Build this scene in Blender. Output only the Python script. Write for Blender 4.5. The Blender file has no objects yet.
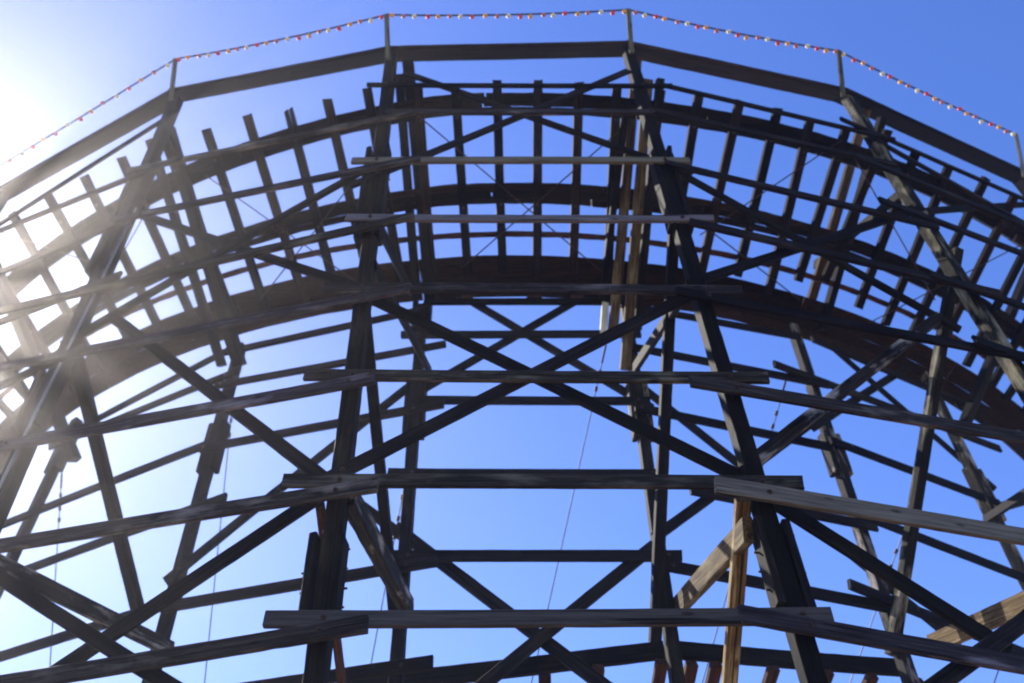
import bpy, bmesh, math, random
from mathutils import Vector, Matrix, noise
random.seed(7)
sc = bpy.context.scene
COL = sc.collection

# scene settings
SUN_E = 44.2
SUN_A = -45.2
DUST = 0.2
SAT = 1.28
HUE = 0.52
SKYS = 0.15
EXPO = 0.88
GLARE_HAZE = 0.0016
HG = 0.87
GSIZE = 200.0
# ------------------------------------------------------------------ camera
cam_d = bpy.data.cameras.new('camera')
cam_d.sensor_width = 36.0
cam_d.lens = 995.4 * 36.0 / 1024.0
cam_d.clip_end = 4000.0
cam_d.clip_start = 0.05
cam = bpy.data.objects.new('camera', cam_d)
COL.objects.link(cam)
PITCH, ROLL = math.radians(48.835), math.radians(-3.619)
fw = Vector((0, math.cos(PITCH), math.sin(PITCH)))
r0 = Vector((1, 0, 0)); u0 = Vector((0, -math.sin(PITCH), math.cos(PITCH)))
rt = r0 * math.cos(ROLL) + u0 * math.sin(ROLL)
up = u0 * math.cos(ROLL) - r0 * math.sin(ROLL)
cam.matrix_world = Matrix(((rt.x, up.x, -fw.x, 0), (rt.y, up.y, -fw.y, 0), (rt.z, up.z, -fw.z, 1.6), (0, 0, 0, 1)))
cam_d.dof.use_dof = True
cam_d.dof.focus_distance = 8.6
cam_d.dof.aperture_fstop = 1.0
sc.camera = cam

# ------------------------------------------------------------------ light
SUN_EL, SUN_AZ = math.radians(SUN_E), math.radians(SUN_A)      # azimuth from +Y towards +X
sd = Vector((math.sin(SUN_AZ) * math.cos(SUN_EL), math.cos(SUN_AZ) * math.cos(SUN_EL), math.sin(SUN_EL)))
sun_d = bpy.data.lights.new('sun', 'SUN')
sun_d.energy = 5.0; sun_d.angle = math.radians(0.53); sun_d.color = (1.0, 0.93, 0.82)
sun = bpy.data.objects.new('sun', sun_d); COL.objects.link(sun)
sun.rotation_euler = sd.to_track_quat('Z', 'Y').to_euler()
w = bpy.data.worlds.new('World'); sc.world = w; w.use_nodes = True
nt = w.node_tree
bg = nt.nodes['Background']
sky = nt.nodes.new('ShaderNodeTexSky'); sky.sky_type = 'NISHITA'; sky.sun_disc = False
sky.sun_elevation = SUN_EL; sky.sun_rotation = SUN_AZ
sky.air_density = 1.0; sky.dust_density = DUST; sky.ozone_density = 1.5; sky.altitude = 0
hs = nt.nodes.new('ShaderNodeHueSaturation'); hs.inputs['Saturation'].default_value = SAT
hs.inputs['Hue'].default_value = HUE
nt.links.new(sky.outputs[0], hs.inputs['Color']); nt.links.new(hs.outputs[0], bg.inputs[0])
bg.inputs[1].default_value = SKYS
sc.view_settings.view_transform = 'Standard'; sc.view_settings.look = 'None'
sc.view_settings.exposure = EXPO; sc.view_settings.gamma = 1.0
sc.cycles.max_bounces = 6; sc.cycles.filter_width = 2.0
sc.cycles.volume_bounces = 0

# ------------------------------------------------------------------ materials
def wood(name, cols, rough=0.75, streak=0.5, pale=(0.3, 0.29, 0.28), pale_amt=0.25):
    m = bpy.data.materials.new(name); m.use_nodes = True
    t = m.node_tree; N = t.nodes; Lk = t.links; b = N['Principled BSDF']
    tc = N.new('ShaderNodeTexCoord'); oi = N.new('ShaderNodeObjectInfo')
    off = N.new('ShaderNodeVectorMath'); off.operation = 'ADD'
    mul = N.new('ShaderNodeVectorMath'); mul.operation = 'SCALE'; mul.inputs['Scale'].default_value = 37.0
    cmb = N.new('ShaderNodeCombineXYZ')
    Lk.new(oi.outputs['Random'], cmb.inputs[0]); Lk.new(oi.outputs['Random'], cmb.inputs[1]); Lk.new(oi.outputs['Random'], cmb.inputs[2])
    Lk.new(cmb.outputs[0], mul.inputs[0])
    Lk.new(tc.outputs['Object'], off.inputs[0]); Lk.new(mul.outputs[0], off.inputs[1])
    mp = N.new('ShaderNodeMapping'); mp.inputs['Scale'].default_value = (1.6, 42, 42)
    Lk.new(off.outputs[0], mp.inputs['Vector'])
    grain = N.new('ShaderNodeTexNoise'); grain.inputs['Scale'].default_value = 1.0; grain.inputs['Detail'].default_value = 6; grain.inputs['Roughness'].default_value = 0.62
    grain.inputs['Distortion'].default_value = 0.4
    Lk.new(mp.outputs[0], grain.inputs['Vector'])
    mp2 = N.new('ShaderNodeMapping'); mp2.inputs['Scale'].default_value = (1.3, 5, 5)
    Lk.new(off.outputs[0], mp2.inputs['Vector'])
    blot = N.new('ShaderNodeTexNoise'); blot.inputs['Scale'].default_value = 1.0; blot.inputs['Detail'].default_value = 4; blot.inputs['Roughness'].default_value = 0.6
    Lk.new(mp2.outputs[0], blot.inputs['Vector'])
    r = N.new('ShaderNodeValToRGB'); e = r.color_ramp
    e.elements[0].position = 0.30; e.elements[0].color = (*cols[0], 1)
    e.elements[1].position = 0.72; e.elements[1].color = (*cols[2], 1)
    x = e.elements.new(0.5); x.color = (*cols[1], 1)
    Lk.new(grain.outputs['Fac'], r.inputs['Fac'])
    # pale streaks of wear; on sun-toned timber, painted patches of sunlight
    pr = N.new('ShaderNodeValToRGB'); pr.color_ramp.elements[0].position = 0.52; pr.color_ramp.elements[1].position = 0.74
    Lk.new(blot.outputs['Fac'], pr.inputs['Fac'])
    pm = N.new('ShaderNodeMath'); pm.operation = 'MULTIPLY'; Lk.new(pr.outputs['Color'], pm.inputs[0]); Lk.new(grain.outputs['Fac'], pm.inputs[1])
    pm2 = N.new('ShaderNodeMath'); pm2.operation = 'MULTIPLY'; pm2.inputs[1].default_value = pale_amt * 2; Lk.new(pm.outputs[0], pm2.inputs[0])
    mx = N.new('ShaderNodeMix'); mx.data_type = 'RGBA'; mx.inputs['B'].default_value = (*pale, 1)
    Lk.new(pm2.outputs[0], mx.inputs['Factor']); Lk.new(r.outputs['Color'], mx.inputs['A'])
    # knots
    kn = N.new('ShaderNodeTexVoronoi'); kn.inputs['Scale'].default_value = 1.0
    mp3 = N.new('ShaderNodeMapping'); mp3.inputs['Scale'].default_value = (2.2, 6, 6); Lk.new(off.outputs[0], mp3.inputs['Vector']); Lk.new(mp3.outputs[0], kn.inputs['Vector'])
    kr = N.new('ShaderNodeValToRGB'); kr.color_ramp.elements[0].position = 0.07; kr.color_ramp.elements[0].color = (0.35, 0.35, 0.35, 1); kr.color_ramp.elements[1].position = 0.16; kr.color_ramp.elements[1].color = (1, 1, 1, 1)
    Lk.new(kn.outputs['Distance'], kr.inputs['Fac'])
    mk = N.new('ShaderNodeMix'); mk.data_type = 'RGBA'; mk.blend_type = 'MULTIPLY'; mk.inputs['Factor'].default_value = 1.0
    Lk.new(mx.outputs['Result'], mk.inputs['A']); Lk.new(kr.outputs['Color'], mk.inputs['B'])
    # long drying cracks
    mp4 = N.new('ShaderNodeMapping'); mp4.inputs['Scale'].default_value = (0.45, 26, 26); Lk.new(off.outputs[0], mp4.inputs['Vector'])
    ck = N.new('ShaderNodeTexNoise'); ck.inputs['Scale'].default_value = 1.0; ck.inputs['Detail'].default_value = 2; Lk.new(mp4.outputs[0], ck.inputs['Vector'])
    cr = N.new('ShaderNodeValToRGB'); cr.color_ramp.elements[0].position = 0.33; cr.color_ramp.elements[0].color = (0.15, 0.14, 0.13, 1); cr.color_ramp.elements[1].position = 0.38; cr.color_ramp.elements[1].color = (1, 1, 1, 1)
    Lk.new(ck.outputs['Fac'], cr.inputs['Fac'])
    mc = N.new('ShaderNodeMix'); mc.data_type = 'RGBA'; mc.blend_type = 'MULTIPLY'; mc.inputs['Factor'].default_value = 1.0
    Lk.new(mk.outputs['Result'], mc.inputs['A']); Lk.new(cr.outputs['Color'], mc.inputs['B']); mk = mc
    # each board its own tone
    mr = N.new('ShaderNodeMapRange'); mr.inputs['To Min'].default_value = 0.5; mr.inputs['To Max'].default_value = 1.6
    Lk.new(oi.outputs['Random'], mr.inputs['Value'])
    mv = N.new('ShaderNodeMix'); mv.data_type = 'RGBA'; mv.blend_type = 'MULTIPLY'; mv.inputs['Factor'].default_value = 1.0
    f7 = N.new('ShaderNodeMath'); f7.operation = 'MULTIPLY'; f7.inputs[1].default_value = 7.31; Lk.new(oi.outputs['Random'], f7.inputs[0])
    fr = N.new('ShaderNodeMath'); fr.operation = 'FRACT'; Lk.new(f7.outputs[0], fr.inputs[0])
    mb = N.new('ShaderNodeMapRange'); mb.inputs['To Min'].default_value = 0.72; mb.inputs['To Max'].default_value = 1.22; Lk.new(fr.outputs[0], mb.inputs['Value'])
    bl = N.new('ShaderNodeMath'); bl.operation = 'MULTIPLY'; Lk.new(mr.outputs[0], bl.inputs[0]); Lk.new(mb.outputs[0], bl.inputs[1])
    cb = N.new('ShaderNodeCombineColor'); [Lk.new((mr, mr, bl)[i].outputs[0], cb.inputs[i]) for i in range(3)]
    Lk.new(mk.outputs['Result'], mv.inputs['A']); Lk.new(cb.outputs[0], mv.inputs['B'])
    Lk.new(mv.outputs['Result'], b.inputs['Base Color'])
    b.inputs['Roughness'].default_value = rough
    b.inputs['Specular IOR Level'].default_value = 0.06
    bp = N.new('ShaderNodeBump'); bp.inputs['Strength'].default_value = 0.5; bp.inputs['Distance'].default_value = 0.006
    Lk.new(grain.outputs['Fac'], bp.inputs['Height']); Lk.new(bp.outputs[0], b.inputs['Normal'])
    return m
M = {
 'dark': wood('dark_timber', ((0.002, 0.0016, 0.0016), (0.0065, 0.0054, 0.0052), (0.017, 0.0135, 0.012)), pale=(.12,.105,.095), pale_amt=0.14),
 'grey': wood('grey_timber', ((0.006, 0.005, 0.0055), (0.02, 0.018, 0.02), (0.06, 0.055, 0.06)), pale=(0.2,.19,.2), pale_amt=0.7),
 'pale': wood('pale_timber', ((0.05, 0.048, 0.052), (0.10, 0.096, 0.10), (0.15, 0.145, 0.15)), pale=(.2,.195,.2), pale_amt=0.3),
 'sunpatched': wood('sunpatched_timber', ((0.004, 0.003, 0.0025), (0.013, 0.011, 0.009), (0.05, 0.044, 0.034)), pale=(0.6, 0.56, 0.46), pale_amt=0.85),  # dark base, pale blotches painted in as patches of sunlight
 'tan': wood('tan_sunlit_timber', ((0.025, 0.014, 0.007), (0.10, 0.065, 0.035), (0.26, 0.19, 0.11)), pale=(0.5, 0.44, 0.31), pale_amt=0.5),  # brightness of sunlit faces put into the wood colour
 'red': wood('red_timber', ((0.016, 0.007, 0.004), (0.042, 0.018, 0.010), (0.08, 0.034, 0.019)), pale_amt=0.05),
 'umber': wood('umber_timber', ((0.006, 0.004, 0.003), (0.017, 0.011, 0.008), (0.04, 0.026, 0.018)), pale=(.11,.08,.06), pale_amt=0.08),
 'walk': wood('walkway_timber', ((0.006, 0.0033, 0.002), (0.017, 0.009, 0.0055), (0.036, 0.019, 0.0115)), pale_amt=0.03),
 'cream': wood('cream_sunlit_timber', ((0.3, 0.28, 0.22), (0.5, 0.47, 0.38), (0.62, 0.6, 0.5)), pale_amt=0.1),  # pale block, its sunlit brightness put into the colour
 'painted': wood('painted_timber', ((0.05, 0.055, 0.048), (0.11, 0.115, 0.10), (0.2, 0.205, 0.185)), pale_amt=0.3),
}
def plain(name, col, rough=0.5, metal=0.0, **kw):
    m = bpy.data.materials.new(name); m.use_nodes = True
    t = m.node_tree; b = t.nodes['Principled BSDF']
    n = t.nodes.new('ShaderNodeTexNoise'); n.inputs['Scale'].default_value = kw.get('scale', 30.0); n.inputs['Detail'].default_value = 5
    r = t.nodes.new('ShaderNodeValToRGB'); a = kw.get('var', 0.3)
    r.color_ramp.elements[0].color = (*[c * (1 - a) for c in col], 1); r.color_ramp.elements[1].color = (*[min(1, c * (1 + a)) for c in col], 1)
    t.links.new(n.outputs['Fac'], r.inputs['Fac']); t.links.new(r.outputs['Color'], b.inputs['Base Color'])
    b.inputs['Roughness'].default_value = rough; b.inputs['Metallic'].default_value = metal
    if 'trans' in kw: b.inputs['Transmission Weight'].default_value = kw['trans']
    return m
RUST = plain('rusty_iron', (0.05, 0.03, 0.022), 0.7, 0.6)
STEEL = plain('galvanised_steel', (0.10, 0.10, 0.10), 0.5, 0.8)
ZINC = plain('zinc_conduit', (0.22, 0.22, 0.21), 0.5, 0.8, var=.2)
RUBBER = plain('black_rubber', (0.012, 0.013, 0.013), 0.6)
GROUND = plain('dusty_concrete', (0.22, 0.14, 0.095), 0.9, 0.0, scale=0.8)
BULB = [plain('red_bulb', (0.75, 0.03, 0.02), 0.5, var=.1), plain('amber_bulb', (0.9, 0.42, 0.02), 0.5, var=.1),
        plain('pink_bulb', (0.55, 0.16, 0.12), 0.5, var=.1), plain('white_bulb', (0.88, 0.82, 0.55), 0.5, var=.05)]

# ------------------------------------------------------------------ builders
def link(o, parent=None):
    COL.objects.link(o)
    if parent is not None: o.parent = parent
    return o
def obj(name, bm, mat, parent=None, mw=None, smooth=False):
    me = bpy.data.meshes.new(name); bm.to_mesh(me); bm.free()
    me.materials.append(mat)
    if smooth:
        for p in me.polygons: p.use_smooth = True
    o = bpy.data.objects.new(name, me); link(o, parent)
    if mw is None: mw = Matrix.Identity(4)
    if parent is not None:
        o.matrix_parent_inverse = WORLD[parent.name].inverted()
    o.matrix_basis = mw
    WORLD[o.name] = mw
    return o
WORLD = {}
def timber_bm(Ln, wd, th, rough=1.0):
    """a sawn board along +X from 0 to Ln, wd along Y, th along Z: softened arrises, a slight bow and twist, ragged ends"""
    bm = bmesh.new(); c = min(0.012, th * 0.16) 
    hw, ht = wd / 2, th / 2
    ring = [(-hw + c, -ht), (hw - c, -ht), (hw, -ht + c), (hw, ht - c), (hw - c, ht), (-hw + c, ht), (-hw, ht - c), (-hw, -ht + c)]
    n = max(3, int(Ln / 0.11)); bow = random.uniform(-1, 1) * 0.0028 * Ln * rough; bow2 = random.uniform(-1, 1) * 0.0016 * Ln * rough
    tw = random.uniform(-1, 1) * 0.02 * rough; seed = random.uniform(0, 100)
    e0, e1 = random.uniform(-.06, .06) * wd * 2, random.uniform(-.06, .06) * wd * 2
    prev = None; first = None
    for i in range(n + 1):
        t = i / n; x = Ln * t; s = 4 * t * (1 - t)
        a = tw * (t - .5); ca, sa = math.cos(a), math.sin(a); vs = []
        for j, (y, z) in enumerate(ring):
            k = 1 + rough * (0.03 * noise.noise(Vector((x * 1.7 + seed, j * 3.1, seed))) + 0.028 * noise.noise(Vector((x * 9 + seed, j * 5.3, seed + 7))) - 0.16 * max(0, noise.noise(Vector((x * 3.2 + seed, j * 7.7, seed + 21))) - .38))
            ex = (e0 if i == 0 else e1 if i == n else 0) * (y / hw) * .5 + (random.uniform(-.006, .006) if i in (0, n) else 0)
            yy, zz = y * k, z * k
            chip = 0.0
            vs.append(bm.verts.new((x + ex, yy * ca - zz * sa + bow * s, yy * sa + zz * ca + bow2 * s)))
        if prev:
            for j in range(8):
                bm.faces.new((prev[j], prev[(j + 1) % 8], vs[(j + 1) % 8], vs[j]))
        else: first = vs
        prev = vs
    bm.faces.new(first[::-1]); bm.faces.new(prev)
    bm.normal_update(); bmesh.ops.recalc_face_normals(bm, faces=bm.faces)
    return bm
def frame(A, B, n):
    A, B, n = Vector(A), Vector(B), Vector(n)
    x = (B - A).normalized(); z = (n - x * n.dot(x)).normalized(); y = z.cross(x)
    return Matrix(((x.x, y.x, z.x, A.x), (x.y, y.y, z.y, A.y), (x.z, y.z, z.z, A.z), (0, 0, 0, 1))), (B - A).length
def timber(name, A, B, n, wd, th, mat, parent, label=None, rough=1.0):
    mw, Ln = frame(A, B, n)
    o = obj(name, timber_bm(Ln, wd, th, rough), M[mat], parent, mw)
    if label: o['label'] = label
    return o
def tube_bm(pts, r, nseg=6):
    bm = bmesh.new(); prev = None; first = None
    for i, p in enumerate(pts):
        p = Vector(p); d = (Vector(pts[min(i + 1, len(pts) - 1)]) - Vector(pts[max(i - 1, 0)])).normalized()
        a = d.orthogonal().normalized(); b = d.cross(a)
        if prev: # keep the frame from flipping
            a = (pa - d * pa.dot(d)).normalized(); b = d.cross(a)
        pa = a
        vs = [bm.verts.new(p + a * math.cos(2 * math.pi * j / nseg) * r + b * math.sin(2 * math.pi * j / nseg) * r) for j in range(nseg)]
        if prev:
            for j in range(nseg): bm.faces.new((prev[j], prev[(j + 1) % nseg], vs[(j + 1) % nseg], vs[j]))
        else: first = vs
        prev = vs
    bm.faces.new(first[::-1]); bm.faces.new(prev); bmesh.ops.recalc_face_normals(bm, faces=bm.faces)
    return bm
def empty(name, loc, label, cat, group=None):
    o = bpy.data.objects.new(name, None); link(o); o.location = loc
    o['label'] = label; o['category'] = cat
    if group: o['group'] = group
    WORLD[name] = Matrix.Translation(loc)
    return o
TAB = [
('ledger', [-2.126, 6.862, 6.246], [2.423, 7.033, 6.059], [0.038, -0.999, 0.0], 0.15, 0.05, 'pale', 'pale unpainted ledger board'),
('ledger', [-2.174, 6.861, 7.71], [2.555, 7.038, 7.449], [0.038, -0.999, 0.0], 0.15, 0.05, 'grey', None),
('ledger', [-2.136, 6.862, 9.131], [2.565, 7.039, 8.841], [0.038, -0.999, 0.0], 0.15, 0.05, 'grey', None),
('ledger', [-2.087, 6.864, 10.573], [2.608, 7.04, 10.263], [0.038, -0.999, 0.0], 0.15, 0.05, 'grey', None),
('ledger', [-1.956, 6.869, 11.972], [2.572, 7.039, 11.695], [0.038, -0.999, 0.0], 0.13, 0.05, 'pale', 'weathered grey ledger board'),
('ledger', [-1.989, 6.867, 13.331], [2.519, 7.037, 13.068], [0.038, -0.999, 0.0], 0.13, 0.05, 'pale', 'weathered grey ledger board'),
('ledger', [-1.62, 6.881, 14.669], [2.256, 7.027, 14.434], [0.038, -0.999, 0.0], 0.12, 0.05, 'grey', None),
('ledger', [-1.938, 6.869, 15.53], [2.629, 7.041, 15.216], [0.038, -0.999, 0.0], 0.09, 0.05, 'dark', None),
('ledger', [-4.961, 7.468, 6.13], [-1.267, 6.749, 6.068], [-0.191, -0.982, 0.0], 0.16, 0.05, 'grey', None),
('ledger', [-5.626, 7.597, 7.686], [-1.274, 6.751, 7.494], [-0.191, -0.982, 0.0], 0.16, 0.05, 'grey', None),
('ledger', [-6.242, 7.717, 9.128], [-1.393, 6.774, 8.924], [-0.191, -0.982, 0.0], 0.16, 0.05, 'grey', None),
('ledger', [-6.844, 7.834, 10.536], [-1.083, 6.713, 10.278], [-0.191, -0.982, 0.0], 0.14, 0.05, 'grey', None),
('ledger', [-6.779, 7.822, 11.694], [-1.085, 6.714, 11.689], [-0.191, -0.982, 0.0], 0.14, 0.05, 'grey', None),
('ledger', [-5.382, 7.55, 13.314], [-1.049, 6.707, 13.024], [-0.191, -0.982, 0.0], 0.13, 0.05, 'grey', None),
('ledger', [-5.55, 7.583, 14.673], [-1.158, 6.728, 14.322], [-0.191, -0.982, 0.0], 0.12, 0.05, 'grey', None),
('ledger', [-8.662, 9.067, 13.835], [-4.967, 7.408, 13.204], [-0.409, -0.912, 0.0], 0.13, 0.05, 'dark', None),
('ledger', [-9.468, 9.428, 15.498], [-4.592, 7.24, 14.381], [-0.409, -0.912, 0.0], 0.11, 0.05, 'dark', None),
('ledger', [-7.901, 8.725, 12.264], [-4.854, 7.358, 11.751], [-0.409, -0.912, 0.0], 0.13, 0.05, 'dark', None),
('ledger', [-7.649, 8.612, 10.475], [-4.935, 7.394, 10.433], [-0.409, -0.912, 0.0], 0.13, 0.05, 'dark', None),
('ledger', [1.648, 6.82, 5.993], [4.265, 7.537, 5.731], [0.264, -0.965, 0.0], 0.16, 0.05, 'grey', None),
('ledger', [1.713, 6.838, 7.323], [5.054, 7.753, 7.104], [0.264, -0.965, 0.0], 0.19, 0.05, 'pale', 'pale lapped ledger board'),
('ledger', [1.729, 6.842, 8.666], [5.86, 7.974, 8.46], [0.264, -0.965, 0.0], 0.16, 0.05, 'grey', None),
('ledger', [1.834, 6.871, 10.128], [6.34, 8.105, 9.88], [0.264, -0.965, 0.0], 0.14, 0.05, 'dark', None),
('ledger', [2.255, 6.986, 11.588], [6.137, 8.05, 11.122], [0.264, -0.965, 0.0], 0.14, 0.05, 'dark', None),
('ledger', [2.16, 6.961, 12.933], [5.846, 7.97, 12.51], [0.264, -0.965, 0.0], 0.13, 0.05, 'dark', None),
('ledger', [2.247, 6.984, 14.386], [5.803, 7.958, 14.097], [0.264, -0.965, 0.0], 0.12, 0.05, 'dark', None),
('ledger', [2.431, 7.035, 15.296], [6.078, 8.033, 14.924], [0.264, -0.965, 0.0], 0.09, 0.05, 'dark', None),
('ledger', [5.029, 7.571, 12.655], [8.173, 9.276, 13.082], [0.477, -0.879, 0.0], 0.13, 0.05, 'dark', None),
('ledger', [5.157, 7.641, 11.101], [7.569, 8.949, 11.401], [0.477, -0.879, 0.0], 0.13, 0.05, 'dark', None),
('ledger', [5.042, 7.578, 13.804], [8.79, 9.611, 14.202], [0.477, -0.879, 0.0], 0.12, 0.05, 'dark', None),
('ledger', [5.216, 7.672, 15.033], [9.422, 9.954, 15.349], [0.477, -0.879, 0.0], 0.09, 0.05, 'dark', None),
('ledger', [5.262, 7.698, 9.924], [7.09, 8.689, 10.052], [0.477, -0.879, 0.0], 0.14, 0.05, 'dark', None),
('brace', [-1.656, 7.119, 10.704], [2.271, 7.266, 7.595], [0.038, -0.999, 0.0], 0.15, 0.05, 'dark', None),
('brace', [2.162, 7.083, 10.381], [-1.761, 6.936, 7.778], [0.038, -0.999, 0.0], 0.15, 0.05, 'dark', None),
('brace', [-1.428, 7.127, 16.385], [2.573, 7.277, 13.126], [0.038, -0.999, 0.0], 0.12, 0.05, 'dark', None),
('brace', [2.056, 7.079, 15.87], [-1.982, 6.927, 12.803], [0.038, -0.999, 0.0], 0.12, 0.05, 'dark', None),
('brace', [-5.805, 7.931, 14.316], [-1.513, 7.096, 10.697], [-0.191, -0.982, 0.0], 0.13, 0.05, 'dark', None),
('brace', [-1.599, 6.93, 13.415], [-5.417, 7.673, 10.832], [-0.191, -0.982, 0.0], 0.13, 0.05, 'dark', None),
('brace', [-4.911, 7.575, 11.231], [-1.815, 6.972, 7.79], [-0.191, -0.982, 0.0], 0.14, 0.05, 'dark', None),
('brace', [-1.729, 7.138, 7.876], [-4.374, 7.652, 6.174], [-0.191, -0.982, 0.0], 0.16, 0.05, 'dark', None),
('brace', [-5.83, 7.753, 8.038], [-2.707, 7.146, 5.761], [-0.191, -0.982, 0.0], 0.13, 0.05, 'dark', None),
('brace', [2.193, 7.274, 13.477], [5.481, 8.174, 10.636], [0.264, -0.965, 0.0], 0.13, 0.05, 'dark', None),
('brace', [2.197, 7.089, 10.571], [5.889, 8.1, 13.164], [0.264, -0.965, 0.0], 0.13, 0.05, 'dark', None),
('brace', [2.141, 7.259, 7.861], [5.308, 8.126, 10.865], [0.264, -0.965, 0.0], 0.14, 0.06, 'sunpatched', 'weathered brace with painted sun patches'),
('brace', [2.284, 7.298, 7.513], [4.077, 7.789, 6.081], [0.264, -0.965, 0.0], 0.17, 0.05, 'dark', None),
('brace', [5.755, 8.033, 15.025], [8.842, 9.707, 14.249], [0.477, -0.879, 0.0], 0.12, 0.05, 'dark', None),
('brace', [5.684, 8.198, 13.207], [10.304, 10.703, 16.761], [0.477, -0.879, 0.0], 0.12, 0.05, 'dark', None),
('brace', [-5.404, 7.67, 16.401], [-9.42, 9.472, 15.327], [-0.409, -0.912, 0.0], 0.1, 0.05, 'dark', None),
('brace', [4.748, 7.788, 6.614], [3.037, 7.319, 5.499], [0.264, -0.965, 0.0], 0.15, 0.05, 'dark', None),
('ledger', [-1.74, 9.859, 10.405], [1.88, 9.995, 10.205], [0.038, -0.999, 0.0], 0.15, 0.05, 'dark', None),
('ledger', [-1.622, 9.864, 9.064], [1.893, 9.996, 8.891], [0.038, -0.999, 0.0], 0.16, 0.05, 'dark', None),
('ledger', [-1.386, 9.872, 11.759], [1.896, 9.996, 11.568], [0.038, -0.999, 0.0], 0.15, 0.05, 'dark', None),
('ledger', [-1.687, 9.861, 13.192], [1.97, 9.999, 13.02], [0.038, -0.999, 0.0], 0.15, 0.05, 'dark', None),
('ledger', [-1.356, 9.874, 13.978], [1.621, 9.985, 13.817], [0.038, -0.999, 0.0], 0.14, 0.05, 'dark', None),
('ledger', [-0.982, 9.725, 12.76], [-4.629, 10.434, 12.931], [-0.191, -0.982, 0.0], 0.14, 0.05, 'dark', None),
('ledger', [-1.245, 9.776, 13.696], [-4.66, 10.44, 13.707], [-0.191, -0.982, 0.0], 0.14, 0.05, 'dark', None),
('ledger', [-0.999, 9.728, 11.498], [-4.601, 10.429, 11.603], [-0.191, -0.982, 0.0], 0.15, 0.05, 'dark', None),
('ledger', [-1.058, 9.74, 8.855], [-4.51, 10.411, 8.92], [-0.191, -0.982, 0.0], 0.16, 0.05, 'dark', None),
('ledger', [-1.082, 9.744, 7.52], [-4.263, 10.363, 7.608], [-0.191, -0.982, 0.0], 0.16, 0.05, 'dark', None),
('ledger', [-1.305, 9.788, 10.22], [-4.641, 10.437, 10.401], [-0.191, -0.982, 0.0], 0.15, 0.05, 'dark', None),
('ledger', [-4.265, 10.36, 13.181], [-7.86, 11.973, 13.35], [-0.409, -0.912, 0.0], 0.14, 0.05, 'dark', None),
('ledger', [-4.428, 10.433, 13.872], [-7.891, 11.987, 13.435], [-0.409, -0.912, 0.0], 0.14, 0.05, 'dark', None),
('ledger', [-4.522, 10.475, 11.738], [-8.641, 12.324, 11.863], [-0.409, -0.912, 0.0], 0.15, 0.05, 'dark', None),
('ledger', [-3.984, 10.234, 10.493], [-8.109, 12.085, 10.655], [-0.409, -0.912, 0.0], 0.15, 0.05, 'dark', None),
('ledger', [-4.333, 10.39, 8.995], [-7.46, 11.794, 9.182], [-0.409, -0.912, 0.0], 0.16, 0.05, 'dark', None),
('ledger', [1.73, 9.928, 13.684], [4.636, 10.723, 13.529], [0.264, -0.965, 0.0], 0.14, 0.05, 'dark', None),
('ledger', [1.636, 9.902, 12.688], [4.788, 10.765, 12.438], [0.264, -0.965, 0.0], 0.15, 0.05, 'dark', None),
('ledger', [1.655, 9.907, 11.381], [4.42, 10.664, 11.087], [0.264, -0.965, 0.0], 0.15, 0.05, 'dark', None),
('ledger', [1.497, 9.864, 8.722], [4.488, 10.683, 8.412], [0.264, -0.965, 0.0], 0.16, 0.05, 'dark', None),
('ledger', [2.182, 10.051, 9.955], [4.659, 10.73, 9.692], [0.264, -0.965, 0.0], 0.15, 0.05, 'dark', None),
('ledger', [3.94, 10.371, 12.564], [7.929, 12.534, 12.472], [0.477, -0.879, 0.0], 0.15, 0.05, 'dark', None),
('ledger', [4.451, 10.648, 11.206], [7.244, 12.163, 11.056], [0.477, -0.879, 0.0], 0.15, 0.05, 'dark', None),
('ledger', [3.891, 10.344, 8.582], [6.769, 11.905, 8.194], [0.477, -0.879, 0.0], 0.16, 0.05, 'dark', None),
('ledger', [4.503, 10.676, 9.863], [7.361, 12.226, 9.578], [0.477, -0.879, 0.0], 0.15, 0.05, 'dark', None),
('ledger', [4.883, 10.882, 13.639], [8.071, 12.611, 13.396], [0.477, -0.879, 0.0], 0.14, 0.05, 'dark', None),
('ledger', [7.465, 12.255, 13.263], [9.907, 14.425, 13.322], [0.664, -0.747, 0.0], 0.14, 0.05, 'dark', None),
('ledger', [7.064, 11.898, 10.795], [9.589, 14.142, 12.821], [0.664, -0.747, 0.0], 0.14, 0.05, 'dark', None),
('bracket_block', [1.501, 9.974, 13.74], [1.38, 9.956, 12.935], [0.988, 0.152, 0.0], 0.12, 0.1, 'cream', 'pale cream bracket block with sunlight painted in'),
('spacer_block', [-0.768, 9.896, 14.048], [-0.577, 9.903, 14.038], [0.038, -0.999, 0.0], 0.1, 0.06, 'red', None),
('spacer_block', [0.282, 9.935, 13.991], [0.521, 9.944, 13.978], [0.038, -0.999, 0.0], 0.1, 0.06, 'red', None),
('spacer_block', [0.982, 9.961, 13.953], [1.172, 9.969, 13.943], [0.038, -0.999, 0.0], 0.1, 0.06, 'red', None),
('brace', [-4.562, 10.705, 12.802], [-1.416, 10.093, 9.418], [-0.191, -0.982, 0.0], 0.14, 0.05, 'dark', None),
('brace', [-1.378, 9.933, 12.28], [-4.664, 10.573, 9.416], [-0.191, -0.982, 0.0], 0.15, 0.05, 'dark', None),
('brace', [-1.642, 10.082, 9.68], [0.856, 10.175, 7.275], [0.038, -0.999, 0.0], 0.17, 0.05, 'dark', None),
('brace', [1.602, 10.054, 9.123], [-0.697, 9.968, 7.218], [0.038, -0.999, 0.0], 0.16, 0.05, 'dark', None),
('brace', [-1.217, 10.098, 14.827], [1.945, 10.216, 11.645], [0.038, -0.999, 0.0], 0.14, 0.05, 'dark', None),
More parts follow.
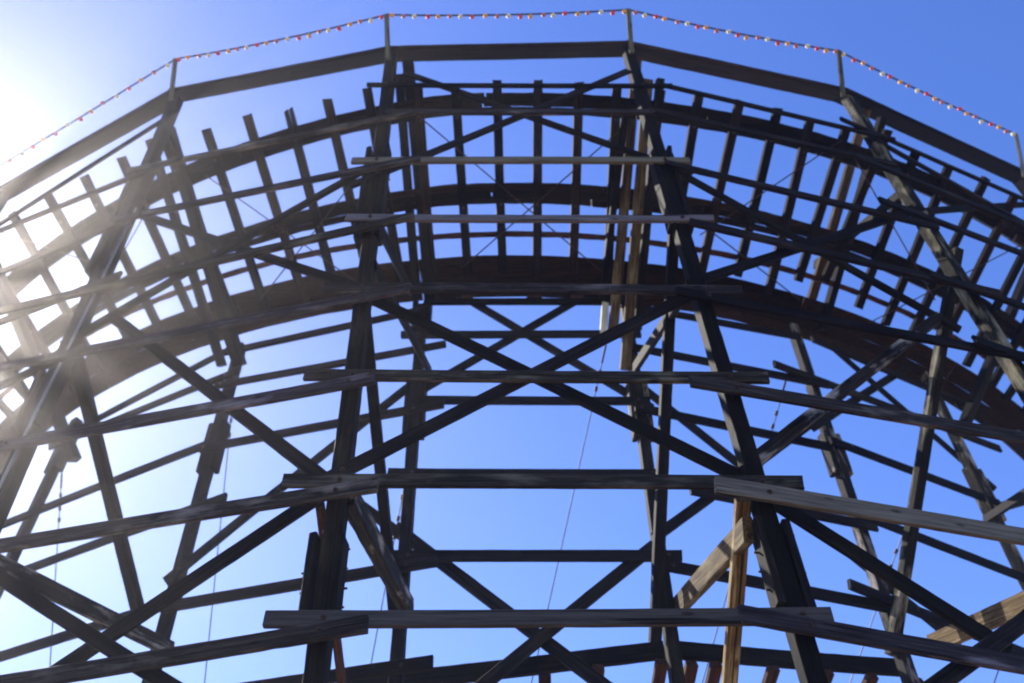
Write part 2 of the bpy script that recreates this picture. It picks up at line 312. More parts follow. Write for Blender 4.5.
('brace', [1.663, 10.057, 14.449], [-1.4, 9.942, 11.995], [0.038, -0.999, 0.0], 0.14, 0.05, 'dark', None),
('brace', [1.713, 10.211, 12.29], [4.7, 11.029, 8.912], [0.264, -0.965, 0.0], 0.14, 0.05, 'dark', None),
('brace', [4.553, 10.834, 11.882], [1.617, 10.031, 9.226], [0.264, -0.965, 0.0], 0.14, 0.05, 'dark', None),
('brace', [5.297, 11.356, 14.091], [7.529, 12.566, 11.672], [0.477, -0.879, 0.0], 0.13, 0.05, 'dark', None),
('brace', [4.249, 10.618, 11.432], [6.882, 12.046, 14.067], [0.477, -0.879, 0.0], 0.13, 0.05, 'dark', None),
('brace', [4.521, 10.935, 9.011], [5.399, 11.411, 8.303], [0.477, -0.879, 0.0], 0.14, 0.05, 'dark', None),
('post', [-8.869, 9.29, 0.478], [-8.869, 9.29, 17.328], [-0.511, -0.859, 0.0], 0.17, 0.17, 'dark', None),
('post', [-5.389, 7.728, 0.286], [-5.389, 7.728, 17.137], [-0.302, -0.953, 0.0], 0.17, 0.17, 'dark', None),
('post', [-1.76, 7.009, 0.095], [-1.644, 7.0, 16.945], [-0.077, -0.997, 0.0], 0.17, 0.17, 'dark', None),
('post', [2.167, 7.143, -0.095], [2.167, 7.143, 16.755], [0.152, -0.988, 0.0], 0.17, 0.17, 'dark', None),
('post', [5.847, 8.15, -0.286], [5.847, 8.15, 16.564], [0.373, -0.928, 0.0], 0.17, 0.17, 'sunpatched', None),
('post', [9.2, 9.969, -0.478], [9.2, 9.969, 16.373], [0.574, -0.819, 0.0], 0.17, 0.17, 'sunpatched', None),
('post', [12.051, 12.503, -0.668], [12.051, 12.503, 16.181], [0.746, -0.666, 0.0], 0.17, 0.17, 'sunpatched', None),
('post', [-7.615, 12.035, 14.0], [-8.761, 12.717, 0.0], [-0.511, -0.859, 0.0], 0.15, 0.15, 'dark', None),
('post', [-4.432, 10.572, 14.0], [-4.642, 10.639, -0.0], [-0.302, -0.953, 0.0], 0.15, 0.15, 'dark', None),
('post', [-1.393, 9.989, 14.0], [-1.663, 10.01, 0.0], [-0.077, -0.997, 0.0], 0.15, 0.15, 'dark', None),
('post', [1.85, 10.129, 14.0], [1.267, 10.04, 0.0], [0.152, -0.988, 0.0], 0.15, 0.15, 'dark', None),
('post', [4.655, 10.904, 14.0], [4.022, 10.65, 0.0], [0.373, -0.928, 0.0], 0.15, 0.15, 'sunpatched', None),
('post', [7.144, 12.191, 14.0], [6.693, 11.875, 0.0], [0.574, -0.819, 0.0], 0.15, 0.15, 'sunpatched', None),
('post', [9.814, 14.502, 13.332], [9.814, 14.502, -0.668], [0.746, -0.666, 0.0], 0.15, 0.15, 'sunpatched', None),
('raker', [-1.709, 7.055, 10.93], [-1.563, 10.002, 8.226], [0.997, -0.077, 0.0], 0.13, 0.12, 'dark', None),
('raker', [2.2, 7.199, 12.291], [1.402, 10.061, 7.788], [0.988, 0.152, 0.0], 0.13, 0.13, 'dark', None),
('raker', [6.171, 8.334, 12.45], [4.248, 10.741, 7.836], [0.928, 0.373, 0.0], 0.14, 0.13, 'sunpatched', 'weathered raker with painted sun patches'),
('raker', [-5.397, 7.783, 11.048], [-4.935, 10.732, 9.004], [0.953, -0.302, 0.0], 0.14, 0.14, 'dark', None),
('raker', [7.223, 8.643, 9.403], [6.772, 11.93, 10.6], [0.819, 0.574, 0.0], 0.14, 0.06, 'dark', None),
('raker', [-6.807, 8.122, 10.13], [-7.827, 12.161, 9.792], [0.859, -0.511, 0.0], 0.14, 0.06, 'dark', None),
('raker', [-1.385, 7.08, 16.672], [-1.246, 9.878, 14.023], [0.997, -0.077, 0.0], 0.2, 0.17, 'dark', None),
('raker', [-1.546, 7.243, 16.567], [-1.473, 9.895, 14.068], [0.997, -0.077, 0.0], 0.15, 0.13, 'dark', None),
('raker', [2.313, 7.266, 16.686], [1.556, 9.983, 13.136], [0.988, 0.152, 0.0], 0.1, 0.15, 'tan', 'tan raker plank with sunlight painted in'),
('raker', [2.381, 7.277, 15.921], [1.626, 9.994, 12.238], [0.988, 0.152, 0.0], 0.1, 0.15, 'tan', 'tan raker plank with sunlight painted in'),
('raker', [2.014, 7.423, 15.59], [1.467, 9.969, 13.863], [0.988, 0.152, 0.0], 0.14, 0.1, 'dark', None),
('raker', [2.576, 7.307, 15.954], [1.931, 10.041, 13.167], [0.988, 0.152, 0.0], 0.16, 0.12, 'dark', None),
('raker', [6.206, 8.403, 16.558], [4.939, 10.911, 14.203], [0.928, 0.373, 0.0], 0.1, 0.15, 'tan', 'tan raker plank with sunlight painted in'),
('raker', [6.457, 8.503, 16.435], [5.158, 10.999, 13.975], [0.928, 0.373, 0.0], 0.16, 0.12, 'dark', None),
('raker', [-5.403, 7.838, 16.407], [-4.309, 10.428, 13.352], [0.953, -0.302, 0.0], 0.2, 0.17, 'dark', None),
('raker', [-5.676, 7.924, 16.203], [-4.646, 10.535, 13.5], [0.953, -0.302, 0.0], 0.14, 0.12, 'dark', None),
('raker', [11.559, 11.746, 18.697], [7.246, 12.141, 12.588], [0.819, 0.574, 0.0], 0.18, 0.14, 'dark', None),
('raker', [-9.229, 9.621, 16.48], [-7.132, 11.631, 12.688], [0.859, -0.511, 0.0], 0.18, 0.15, 'dark', None),
('raker', [1.999, 7.117, 7.361], [1.827, 8.709, 6.403], [0.988, 0.152, 0.0], 0.09, 0.14, 'tan', 'tan raker plank with sunlight painted in'),
('raker', [-1.842, 7.015, 7.529], [-1.806, 8.617, 6.579], [0.997, -0.077, 0.0], 0.14, 0.06, 'red', 'reddish raker plank'),
('cross_beam', [-1.6, 6.996, 7.624], [-1.417, 9.991, 8.397], [0.997, -0.077, 0.0], 0.24, 0.14, 'sunpatched', 'pale patchy cross beam'),
('cross_beam', [1.968, 7.112, 7.02], [1.746, 10.113, 8.26], [0.988, 0.152, 0.0], 0.24, 0.09, 'tan', 'tan cross beam with sunlight painted in'),
('cross_beam', [-5.15, 7.653, 7.644], [-4.344, 10.544, 8.391], [0.953, -0.302, 0.0], 0.2, 0.06, 'sunpatched', None),
('cross_beam', [5.639, 8.067, 7.121], [4.838, 10.978, 8.075], [0.928, 0.373, 0.0], 0.24, 0.06, 'tan', 'tan cross beam with sunlight painted in'),
('cross_beam', [-1.577, 6.995, 12.005], [-1.53, 9.498, 13.828], [0.997, -0.077, 0.0], 0.2, 0.06, 'dark', None),
('cross_beam', [2.08, 7.129, 10.541], [1.701, 10.106, 12.222], [0.988, 0.152, 0.0], 0.16, 0.07, 'dark', None),
('cross_beam', [-1.572, 6.994, 11.128], [-1.24, 9.977, 12.443], [0.997, -0.077, 0.0], 0.15, 0.06, 'dark', None),
('cross_beam', [2.346, 7.17, 13.604], [2.036, 9.348, 14.705], [0.988, 0.152, 0.0], 0.16, 0.06, 'dark', None),
('cross_beam', [5.847, 8.15, 13.716], [5.273, 10.506, 15.108], [0.928, 0.373, 0.0], 0.16, 0.06, 'dark', None),
('tie', [-1.2, 7.1, 15.789], [-1.223, 9.717, 14.493], [0.004, -0.444, -0.896], 0.14, 0.1, 'umber', None),
('tie', [-0.625, 7.063, 15.769], [-0.64, 9.725, 14.442], [0.002, -0.446, -0.895], 0.14, 0.1, 'dark', None),
('tie', [0.024, 7.033, 15.753], [-0.076, 9.738, 14.402], [0.016, -0.446, -0.895], 0.14, 0.1, 'dark', None),
('tie', [0.652, 7.06, 15.721], [0.468, 9.802, 14.348], [0.03, -0.446, -0.895], 0.14, 0.1, 'dark', None),
('tie', [1.279, 7.118, 15.685], [1.05, 9.77, 14.353], [0.038, -0.446, -0.894], 0.14, 0.1, 'umber', None),
('tie', [1.861, 7.205, 15.647], [1.614, 9.803, 14.337], [0.042, -0.447, -0.894], 0.14, 0.1, 'dark', None),
('tie', [-1.992, 7.085, 15.866], [-1.736, 9.805, 14.501], [-0.042, -0.445, -0.895], 0.14, 0.1, 'dark', None),
('tie', [-4.65, 7.66, 15.959], [-4.058, 10.328, 14.601], [-0.096, -0.434, -0.896], 0.14, 0.1, 'dark', None),
('tie', [-3.946, 7.451, 15.939], [-3.372, 10.172, 14.551], [-0.092, -0.437, -0.895], 0.14, 0.1, 'umber', None),
('tie', [-3.271, 7.349, 15.889], [-2.858, 9.821, 14.638], [-0.074, -0.441, -0.895], 0.14, 0.1, 'dark', 'split'),
('tie', [-2.636, 7.227, 15.866], [-2.273, 9.765, 14.584], [-0.063, -0.443, -0.894], 0.14, 0.1, 'dark', None),
('tie', [-6.17, 8.117, 16.054], [-5.335, 10.656, 14.726], [-0.139, -0.423, -0.895], 0.14, 0.1, 'dark', None),
('tie', [-5.365, 7.837, 16.012], [-4.664, 10.444, 14.671], [-0.115, -0.43, -0.896], 0.14, 0.1, 'umber', None),
('tie', [-6.888, 8.439, 16.078], [-5.951, 10.959, 14.744], [-0.155, -0.417, -0.896], 0.14, 0.1, 'dark', None),
('tie', [-7.632, 8.765, 16.127], [-6.552, 11.192, 14.805], [-0.181, -0.407, -0.895], 0.14, 0.1, 'dark', None),
('tie', [-8.376, 9.126, 16.18], [-7.323, 11.674, 14.832], [-0.168, -0.406, -0.898], 0.14, 0.1, 'dark', None),
('tie', [-9.232, 9.571, 16.256], [-8.032, 12.162, 14.865], [-0.184, -0.397, -0.899], 0.14, 0.1, 'umber', None),
('tie', [-10.09, 10.011, 16.361], [-8.792, 12.716, 14.92], [-0.187, -0.39, -0.901], 0.14, 0.1, 'dark', None),
('tie', [2.539, 7.303, 15.616], [2.101, 9.763, 14.367], [0.079, -0.44, -0.894], 0.14, 0.1, 'dark', None),
('tie', [3.131, 7.401, 15.595], [2.62, 9.804, 14.366], [0.093, -0.438, -0.894], 0.14, 0.1, 'dark', None),
('tie', [3.775, 7.535, 15.571], [3.124, 9.937, 14.329], [0.117, -0.431, -0.895], 0.14, 0.1, 'umber', None),
('tie', [4.381, 7.699, 15.542], [3.718, 10.026, 14.33], [0.123, -0.431, -0.894], 0.14, 0.1, 'dark', None),
('tie', [4.901, 7.915, 15.489], [4.237, 10.368, 14.212], [0.117, -0.433, -0.894], 0.14, 0.1, 'dark', None),
('tie', [5.495, 8.105, 15.468], [4.742, 10.22, 14.343], [0.15, -0.422, -0.894], 0.14, 0.1, 'dark', None),
('tie', [6.199, 8.201, 15.52], [5.188, 10.294, 14.366], [0.193, -0.401, -0.896], 0.14, 0.1, 'umber', None),
('tie', [6.694, 8.578, 15.419], [5.794, 10.781, 14.224], [0.17, -0.415, -0.894], 0.14, 0.1, 'dark', None),
('tie', [7.285, 8.863, 15.389], [6.289, 11.128, 14.146], [0.181, -0.411, -0.894], 0.14, 0.1, 'dark', None),
('tie', [7.965, 9.143, 15.393], [6.791, 11.36, 14.134], [0.21, -0.396, -0.894], 0.14, 0.1, 'dark', None),
('tie', [8.528, 9.492, 15.356], [7.333, 11.692, 14.098], [0.214, -0.395, -0.894], 0.14, 0.1, 'umber', None),
('tie', [9.163, 9.804, 15.366], [7.861, 12.103, 14.037], [0.221, -0.391, -0.893], 0.14, 0.1, 'dark', None),
('tie', [9.854, 10.205, 15.367], [8.414, 12.555, 13.981], [0.235, -0.383, -0.893], 0.14, 0.1, 'dark', None),
('tie', [10.386, 10.753, 15.282], [8.727, 12.886, 13.926], [0.275, -0.354, -0.894], 0.14, 0.1, 'dark', None),
('tie', [10.879, 11.182, 15.249], [9.138, 13.249, 13.894], [0.289, -0.343, -0.894], 0.14, 0.1, 'dark', None),
('tie', [11.327, 11.603, 15.219], [9.512, 13.605, 13.863], [0.301, -0.332, -0.894], 0.14, 0.1, 'dark', None),
('tie', [11.787, 12.069, 15.186], [9.894, 13.998, 13.831], [0.314, -0.32, -0.894], 0.14, 0.1, 'dark', None),
('tie', [12.202, 12.523, 15.156], [10.24, 14.381, 13.8], [0.326, -0.308, -0.894], 0.14, 0.1, 'dark', None),
('tie', [12.625, 13.022, 15.123], [10.592, 14.802, 13.768], [0.337, -0.295, -0.894], 0.14, 0.1, 'dark', None),
('tie', [-10.665, 10.398, 16.413], [-8.926, 12.466, 15.057], [-0.289, -0.343, -0.894], 0.14, 0.1, 'dark', None),
('tie', [-11.26, 10.885, 16.451], [-9.428, 12.871, 15.095], [-0.304, -0.33, -0.894], 0.14, 0.1, 'dark', None),
('tie', [-11.832, 11.399, 16.489], [-9.911, 13.299, 15.133], [-0.319, -0.315, -0.894], 0.14, 0.1, 'dark', None),
('tie', [-12.38, 11.939, 16.527], [-10.374, 13.749, 15.171], [-0.333, -0.3, -0.894], 0.14, 0.1, 'dark', None),
('rod', [-1.273, 7.402, 15.565], [1.511, 9.738, 14.289], 0.011),
('rod', [1.844, 7.79, 15.273], [-0.726, 9.591, 14.435], 0.011),
('rod', [-4.755, 8.285, 15.606], [-2.284, 9.914, 14.433], 0.011),
('rod', [-2.009, 8.009, 15.333], [-4.119, 10.129, 14.626], 0.011),
('rod', [3.102, 9.324, 14.553], [5.408, 8.214, 15.324], 0.011),
('rod', [2.946, 9.024, 14.694], [4.759, 10.464, 14.146], 0.011),
('rod', [5.545, 8.37, 15.266], [7.145, 10.835, 14.368], 0.011),
('rod', [9.034, 10.161, 15.097], [5.901, 11.015, 14.05], 0.011),
('rod', [-8.652, 9.416, 16.062], [-7.048, 9.746, 15.473], 0.011),
('rod', [-5.777, 8.772, 15.591], [-6.851, 10.098, 15.27], 0.011),
('lower_stringer', [-2.2, 10.309, 7.621], [1.545, 10.45, 7.915], [0.038, -0.999, 0.0], 0.22, 0.08, 'dark', None),
('lower_stringer', [1.686, 10.461, 7.912], [4.546, 11.245, 7.943], [0.264, -0.965, 0.0], 0.22, 0.08, 'dark', None),
('lower_tie', [-1.084, 10.202, 7.499], [-0.944, 12.798, 6.599], [0.018, 0.327, 0.945], 0.14, 0.1, 'red', None),
('lower_tie', [-0.484, 10.224, 7.545], [-0.46, 12.824, 6.645], [0.003, 0.327, 0.945], 0.14, 0.1, 'red', None),
('lower_tie', [0.132, 10.248, 7.592], [0.036, 12.846, 6.692], [-0.012, 0.327, 0.945], 0.14, 0.1, 'red', None),
('lower_tie', [0.743, 10.271, 7.639], [0.528, 12.862, 6.739], [-0.027, 0.326, 0.945], 0.14, 0.1, 'red', None),
('lower_tie', [1.473, 10.298, 7.681], [1.118, 12.874, 6.781], [-0.045, 0.324, 0.945], 0.14, 0.1, 'red', None),
('lower_tie', [1.818, 10.343, 7.658], [1.396, 12.909, 6.758], [-0.053, 0.323, 0.945], 0.14, 0.1, 'red', None),
('lower_tie', [2.104, 10.422, 7.673], [1.626, 12.977, 6.773], [-0.06, 0.322, 0.945], 0.14, 0.1, 'red', None),
('lower_tie', [2.792, 10.61, 7.687], [2.179, 13.136, 6.787], [-0.077, 0.318, 0.945], 0.14, 0.1, 'red', None),
('lower_tie', [3.458, 10.792, 7.697], [2.715, 13.284, 6.797], [-0.093, 0.313, 0.945], 0.14, 0.1, 'red', None),
('lower_tie', [4.008, 10.943, 7.695], [3.159, 13.4, 6.795], [-0.107, 0.309, 0.945], 0.14, 0.1, 'red', None),
('lower_tie', [4.593, 11.103, 7.696], [3.635, 13.52, 6.796], [-0.121, 0.304, 0.945], 0.14, 0.1, 'red', None),
]
SPL = [(0, 12.408, 11.157), (1, 12.143, 10.974), (2, 11.473, 10.71), (-1, 12.22, 11.289), (-2, 13.793, 12.885), (0, 14.178, 13.433), (3, 11.735, 10.728)]
HAND = [[-10.492, 10.018, 17.001], [-5.413, 7.736, 17.36], [-1.657, 7.001, 16.835], [2.158, 7.141, 16.772], [5.742, 8.109, 16.587], [9.441, 10.141, 16.861], [12.051, 12.503, 16.671]]
COND = [[-5.15, 7.54, 13.572], [-5.173, 7.544, 12.668], [-5.205, 7.551, 11.748], [-5.24, 7.558, 10.774], [-5.279, 7.565, 9.893], [-5.316, 7.572, 8.918], [-5.362, 7.581, 7.772]]
CAB = [([-4.542, 10.87, 13.758], [-4.935, 16.704, 0.0]), ([-7.797, 12.455, 13.259], [-4.382, 12.46, 0.0]), ([1.488, 10.328, 13.305], [-2.734, 14.8, 0.0]), ([-1.518, 10.25, 11.062], [-4.822, 18.919, 0.0]), ([4.418, 11.081, 13.175], [-1.777, 14.319, 0.0]), ([5.823, 11.712, 10.932], [-1.355, 17.93, 0.0]), ([7.476, 12.731, 10.151], [-0.264, 10.641, 0.0])]
# the plan of the curve: bents on radial lines, the outer row at radius RR, w metres inwards
CX, RR, TH, PH, SL = -0.359, 16.643, 13.161, 2.151, -0.191
CY = RR + 6.95
def plan(kk, w, z):
    a = math.radians(PH + (kk - .5) * TH); r = RR - w
    return Vector((CX + r * math.sin(a), CY - r * math.cos(a), z + SL * (kk - .5)))
def outw(kk):
    a = math.radians(PH + (kk - .5) * TH); return Vector((math.sin(a), -math.cos(a), 0))
def tang(kk):
    a = math.radians(PH + (kk - .5) * TH); return Vector((math.cos(a), math.sin(a), 0))
DECK0, BANK = 15.9, 0.5

coaster = empty('roller_coaster', (0.3, 8.0, 0.0), 'tall weathered timber coaster trestle curving overhead against the blue sky', 'roller coaster')
posts = {}
made = []
for rec in TAB:
    if rec[0] == 'rod':
        _, A, B, r = rec
        obj('brace_rod', tube_bm([A, B], r), RUST, coaster); continue
    name, A, B, n, wd, th, mat, lab = rec
    nm = {'lower_stringer': 'stringer', 'lower_tie': 'tie'}.get(name, name)
    if nm == 'tie' and lab == 'split':
        mw, Ln = frame(A, B, n); bm = timber_bm(Ln - .34, wd, th)
        for v in bm.verts: v.co.x += .34
        for y0, y1, x0 in ((-wd / 2, -wd * .06, .02), (wd * .12, wd / 2, .0)):
            c = [bm.verts.new((x, y, z)) for x, y, z in ((.40, y0, -th / 2), (.40, y1, -th / 2), (.40, y1, th / 2), (.40, y0, th / 2), (x0 + .03, y0, -th * .42), (x0, y1 * .9 + y0 * .1, -th * .42), (x0, y1 * .9 + y0 * .1, th * .42), (x0 + .03, y0, th * .42))]
            for f in ((3, 2, 1, 0), (4, 5, 6, 7), (0, 1, 5, 4), (1, 2, 6, 5), (2, 3, 7, 6), (3, 0, 4, 7)): bm.faces.new([c[i] for i in f])
        bmesh.ops.recalc_face_normals(bm, faces=bm.faces)
        o = obj('tie', bm, M[mat], coaster, mw); o['label'] = 'tie with a split broken end'
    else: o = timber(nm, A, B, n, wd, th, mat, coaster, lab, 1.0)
    made.append((nm, o, Vector(A), Vector(B), Vector(n), th))
    if name == 'post': posts.setdefault(len(posts), o)
outer_post = {k: posts[k + 2] for k in range(-2, 5)}
inner_post = {k: posts[i] for i, k in zip(range(7, 13), (-2, -1, 0, 1, 2, 3))}

# bolt heads: where a ledger crosses a post, and where a tie carries a stringer
bh = tube_bm([(0, 0, 0), (0, 0, .012)], .025, 10)
b2 = tube_bm([(0, 0, .012), (0, 0, .03)], .014, 6)
tmp = bpy.data.meshes.new('tmp'); b2.to_mesh(tmp); b2.free(); bh.from_mesh(tmp); bpy.data.meshes.remove(tmp)
BOLT = bpy.data.meshes.new('bolt'); bh.to_mesh(BOLT); bh.free(); BOLT.materials.append(RUST)
def bolt_head(par, p, d):
    o = bpy.data.objects.new('bolt', BOLT); link(o, par)
    o.matrix_parent_inverse = WORLD[par.name].inverted()
    o.matrix_basis = Matrix.Translation(p) @ d.to_track_quat('Z', 'Y').to_matrix().to_4x4()
for nm, o, A, B, n, th in made:
    if nm in ('ledger', 'brace'):
        for k in range(-2, 5):
            t = tang(k); c = Vector((CX, CY, 0)); d = (B - A); den = d.dot(t)
            if abs(den) < 1e-4: continue
            f = (c - A).dot(t) / den
            if 0.004 < f < .996:
                p = A + d * f
                if (p - c).dot(outw(k)) > 0: bolt_head(o, p + n.normalized() * (th / 2 - .002), n)
    elif nm == 'tie':
        d = (B - A).normalized(); dn = n.normalized(); dn = -dn if dn.z > 0 else dn
        for w_ in (.45, 1.7): bolt_head(o, A + d * min((B - A).length - .1, w_ * 1.12) + dn * (th / 2 - .002), dn)

# splice boards flanking the posts, with the bolt ends that stick out of them
def bolt_row(post, c, ax, zs, half):
    for z in zs:
        p = c(z)
        for s in (-1, 1):
            a = p + ax * s * (half - .01); b = p + ax * s * (half + random.uniform(.03, .055))
            obj('bolt', tube_bm([a, b], .011, 6), RUST, post)
def pc(k, z): return plan(k, 0, z - SL * (k - .5)) - (tang(k) * .00685 * (16.85 - z) if k == 0 else Vector())
def splice(k, z0, z1, side, bolts=True):
    p = outer_post[k]; t = tang(k)
    for s in (-1, 1):
        off = t * s * (.085 + .038)
        A = pc(k, z0) + off + outw(k) * .012 + Vector((0, 0, random.uniform(-.06, .06))); B = pc(k, z1) + off + outw(k) * .012 + Vector((0, 0, random.uniform(-.06, .06)))
        timber('splice_board', A, B, outw(k), .072, .20, 'dark' if k < 2 else 'sunpatched', p)
    if bolts:
        bolt_row(p, lambda z: pc(k, z), t, [z0 + (z1 - z0) * f for f in (.22, .42, .64, .86)], .16)
for k, z0, z1 in ((0, 6.2, 7.12), (1, 6.2, 7.1), (0, 11.64, 13.76), (1, 11.7, 13.3), (-1, 12.3, 14.9), (-1, 9.4, 10.4)):
    splice(k, z0, z1, 0, z0 < 8 or k in (0,))
def inner_splice(k, f0, f1):
    p = inner_post[k]; mw = WORLD[p.name]; t = tang(k)
    L = max(v.co.x for v in p.data.vertices)
    for s in (-1, 1):
        A = mw @ Vector((L * f0, 0, 0)) + t * s * .112; B = mw @ Vector((L * f1, 0, 0)) + t * s * .112
        timber('splice_board', A, B, outw(k), .07, .18, 'dark' if k < 1 else 'sunpatched', p)
INNER_SPLICE = {}
def on_inner(k, za, zb):
    p = inner_post[k]; mw = WORLD[p.name]; L = max(v.co.x for v in p.data.vertices)
    top = mw.translation.z; bot = (mw @ Vector((L, 0, 0))).z
    inner_splice(k, (top - za) / (top - bot), (top - zb) / (top - bot))
for k, za, zb in SPL: on_inner(k, za, zb)

o = obj('conduit', tube_bm(COND, .015, 8), ZINC, coaster, smooth=True); o['label'] = 'bare metal conduit pipe'
# hand rail boards, straight from post to post, and the leaning poles that carry the lights
for i in range(len(HAND) - 1):
    A, B = Vector(HAND[i]), Vector(HAND[i + 1]); d = (B - A).normalized()
    n = Vector((0, 0, 1)) * .85 + Vector((d.y, -d.x, 0)) * .5
    timber('handrail', A - d * .06, B + d * .06, n, .36, .08, 'umber' if i > 1 else 'dark', coaster, None, .8)
pole_top = []
for i in range(1, len(HAND)):
    k = i - 2; b = Vector(HAND[i]) + outw(k) * .10
    b = b - tang(k) * (.05 if k > 1 else -.04 if k < 0 else 0); A = b - Vector((0, 0, .42)) + outw(k) * .02; T = b + Vector((0, 0, .47)) + outw(k) * .36
    if k == 2: A -= tang(k) * .12; T += tang(k) * -.05 + Vector((0, 0, .2))
    if k == -1: T += tang(k) * .12 - Vector((0, 0, .12))
    if k == 3: A -= tang(k) * .25; T += tang(k) * -.27 + Vector((0, 0, .1))
    timber('light_pole', A, T, outw(k) + Vector((0, 0, -.7)), .075, .05, 'painted', coaster)
    pole_top.append(T)

# curved laminated stringers on top of the ties and the plank walkway along the inner edge
def curved(name, w_, zoff, wd, th, k0, k1, mat, step=.05, label=None, drift=0.0):
    bm = bmesh.new(); prev = None; first = None; n = max(2, int((k1 - k0) / step))
    for i in range(n + 1):
        kk = k0 + (k1 - k0) * i / n; o = outw(kk); w = w_ + drift * max(0.0, .2 - kk)
        rad = Vector((-o.x, -o.y, -BANK)).normalized(); upv = (Vector((0, 0, 1)) - rad * rad.z).normalized()
        c = plan(kk, w, DECK0 - BANK * w + zoff); j = .006
        q = [c + rad * a * wd / 2 + upv * b * th / 2 + Vector((random.uniform(-j, j), random.uniform(-j, j), random.uniform(-j, j))) for a, b in ((-1, -1), (1, -1), (1, 1), (-1, 1))]
        vs = [bm.verts.new(v) for v in q]
        if prev:
            for j2 in range(4): bm.faces.new((prev[j2], prev[(j2 + 1) % 4], vs[(j2 + 1) % 4], vs[j2]))
        else: first = vs
        prev = vs
    bm.faces.new(first[::-1]); bm.faces.new(prev); bmesh.ops.recalc_face_normals(bm, faces=bm.faces)
    o = obj(name, bm, M[mat], coaster)
    if label: o['label'] = label
    return o
for w0, dr in ((.45, .25), (1.70, .12)):
    for j in range(3):                                  # three laminations side by side, butt joints staggered
        a = -3.4
        while a < 4.6:
            b_ = min(4.6, a + random.uniform(.75, 1.25))
            curved('stringer', w0 + (j - 1) * .098, .03 + random.uniform(-.012, .012), .104, .16 + random.uniform(-.01, .01), a + .004, b_ - .004, random.choice(('dark', 'dark', 'umber')), .05, None, dr)
            a = b_
curved('rail', .45, .15, .10, .05, -3.4, 4.6, 'dark', drift=.25); curved('rail', 1.70, .15, .10, .05, -3.4, 4.6, 'dark', drift=.12)
curved('edge_board', 2.28, .02, .09, .05, -3.4, 4.6, 'red')
for k in range(-4, 5):
    for j, w in enumerate((2.655, 2.808, 2.961, 3.114)):
        curved('walkway_board', w, .0 + .006 * (j % 2), .171, .045, max(k, -3.4) + .002, min(k + .998, 4.6), 'walk', .1)

# string of lights
string = empty('string_lights', tuple(pole_top[1]), 'black cord of red, orange, pink and white bulbs strung along the pole tops', 'string lights')
pts = []; bulbs = []
tops = [pole_top[0] + Vector((-5.6, 2.9, .55))] + pole_top[:5]
for i in range(len(tops) - 1):
    A, B = tops[i], tops[i + 1]; n = 42; sag = .10 if i else .05
    for j in range(n):
        t = j / n; p = A.lerp(B, t) - Vector((0, 0, sag * 4 * t * (1 - t))); pts.append(p)
    nb = 21
    for j in range(nb) if i < 5 else ():
        t = (j + .5) / nb; bulbs.append((i, A.lerp(B, t) - Vector((0, 0, sag * 4 * t * (1 - t)))))
pts.append(tops[-1])
obj('cord', tube_bm(pts, .0145, 6), RUBBER, string)
def bulb_mesh():
    bm = bmesh.new(); prof = [(.0, -.102), (.018, -.1), (.032, -.086), (.038, -.067), (.033, -.046), (.02, -.028), (.013, -.018)]
    rings = []
    for r, z in prof[1:]:
        rings.append([bm.verts.new((r * math.cos(a * math.pi / 5), r * math.sin(a * math.pi / 5), z)) for a in range(10)])
    tip = bm.verts.new((0, 0, prof[0][1]))
    for a in range(10): bm.faces.new((tip, rings[0][(a + 1) % 10], rings[0][a]))
    for q in range(len(rings) - 1):
        for a in range(10): bm.faces.new((rings[q][a], rings[q][(a + 1) % 10], rings[q + 1][(a + 1) % 10], rings[q + 1][a]))
    bm.faces.new(rings[-1]); bmesh.ops.recalc_face_normals(bm, faces=bm.faces); return bm
protos = []
for c in range(4):
    bm = bulb_mesh(); me = bpy.data.meshes.new('bulb'); bm.to_mesh(me); bm.free(); me.materials.append(BULB[c])
    for p in me.polygons: p.use_smooth = True
    protos.append(me)
sk = bmesh.new(); bmesh.ops.create_cone(sk, cap_ends=True, segments=8, radius1=.016, radius2=.014, depth=.036)
skm = bpy.data.meshes.new('socket'); sk.to_mesh(skm); sk.free(); skm.materials.append(RUBBER)
cnames = ('red bulb', 'orange bulb', 'pink bulb', 'white bulb')
vis = [b for b in bulbs if b[0] > 0 or b[1].x > -9.6][-100:]
for i, (s, p) in enumerate(vis):
    c = i % 4
    o = bpy.data.objects.new('bulb', protos[c]); link(o, string); o['label'] = cnames[c]
    o.matrix_parent_inverse = WORLD[string.name].inverted()
    mw = Matrix.Translation(p) @ Matrix.Rotation(random.uniform(-.35, .35), 4, 'X') @ Matrix.Rotation(random.uniform(-.35, .35), 4, 'Y'); o.matrix_basis = mw
    q = bpy.data.objects.new('socket', skm); link(q, o); q.location = (0, 0, -.012)

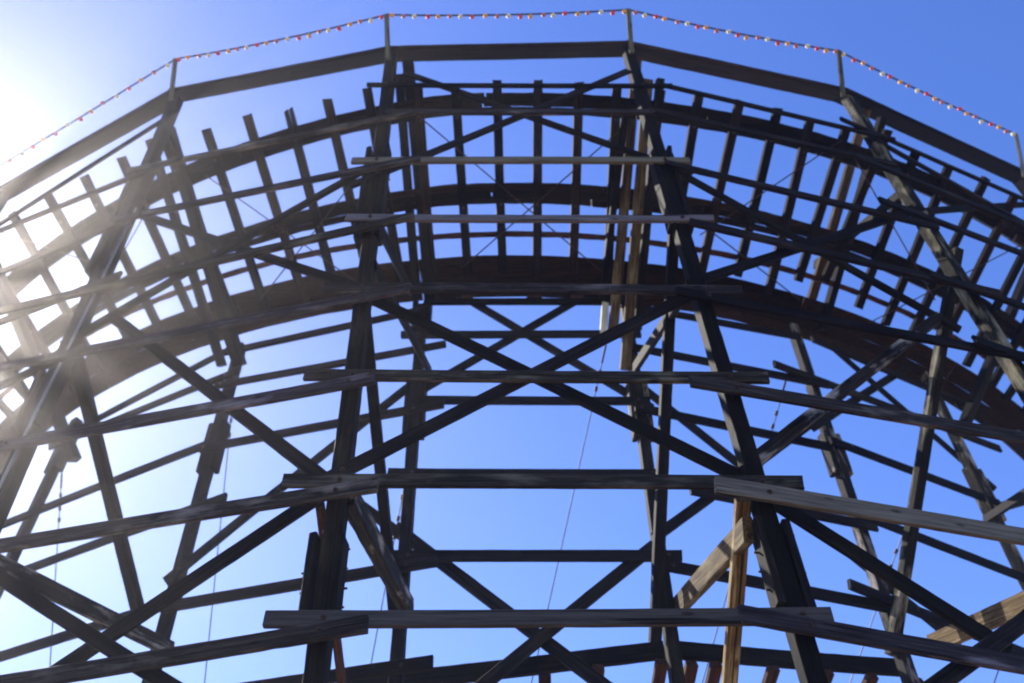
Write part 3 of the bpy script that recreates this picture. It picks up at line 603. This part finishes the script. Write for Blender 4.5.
# guy cables, each with two small clamps near its upper end
CL = ['thin guy cable dropping from the second inner post from the left',
      'thin guy cable hanging at the far left edge from the leftmost inner post',
      'thin guy cable slanting down through the open middle bay from the right centre post',
      'thin guy cable passing just behind the left centre post',
      'thin guy cable passing just right of the right centre post at mid height',
      'thin guy cable slanting behind the sunlit leaning plank of the right bay',
      'short thin guy cable at the lower right corner, rightmost of the cables']
for i, (A, B) in enumerate(CAB):
    e = empty('guy_cable', tuple(B), CL[i], 'cable', 'guy cables anchoring the trestle')
    A, B = Vector(A), Vector(B); d = (B - A).normalized(); L = (B - A).length
    sg = [A.lerp(B, t / 14) - Vector((0, 0, .05 * L / 10 * 4 * (t / 14) * (1 - t / 14))) for t in range(15)]
    WORLD[e.name] = Matrix.Translation(B)
    obj('wire', tube_bm(sg, .009, 5), STEEL, e)
    for f in (.55, .85, 1.1):
        obj('clamp', tube_bm([A + d * f, A + d * (f + .07)], .026, 6), RUST, e)
    obj('turnbuckle', tube_bm([A + d * .1, A + d * .14, A + d * .38, A + d * .42], .018, 6), RUST, e)

# ground
bm = bmesh.new()
G = 30; S = GSIZE
vs = [[bm.verts.new((-S + 2 * S * i / G, -S + 2 * S * j / G, -0.004 if 0 else 0)) for j in range(G + 1)] for i in range(G + 1)]
for i in range(G):
    for j in range(G): bm.faces.new((vs[i][j], vs[i + 1][j], vs[i + 1][j + 1], vs[i][j + 1]))
g = obj('ground', bm, GROUND); g['kind'] = 'structure'
if GLARE_HAZE > 0:  # thin scattering volume added to imitate veiling glare of the lens
    bm = bmesh.new(); bmesh.ops.create_cube(bm, size=1.0)
    hm = bpy.data.materials.new('glare_haze'); hm.use_nodes = True; t = hm.node_tree; t.nodes.clear()
    o_ = t.nodes.new('ShaderNodeOutputMaterial'); v = t.nodes.new('ShaderNodeVolumePrincipled')
    v.inputs['Color'].default_value = (.97, .93, .95, 1); v.inputs['Density'].default_value = GLARE_HAZE; v.inputs['Anisotropy'].default_value = HG
    t.links.new(v.outputs[0], o_.inputs['Volume'])
    h = obj('glare_haze', bm, hm, None, Matrix.Translation((0, 0, 9.25)) @ Matrix.Diagonal((2 * S + 4, 2 * S + 4, 20.5, 1)))
    h['kind'] = 'stuff'
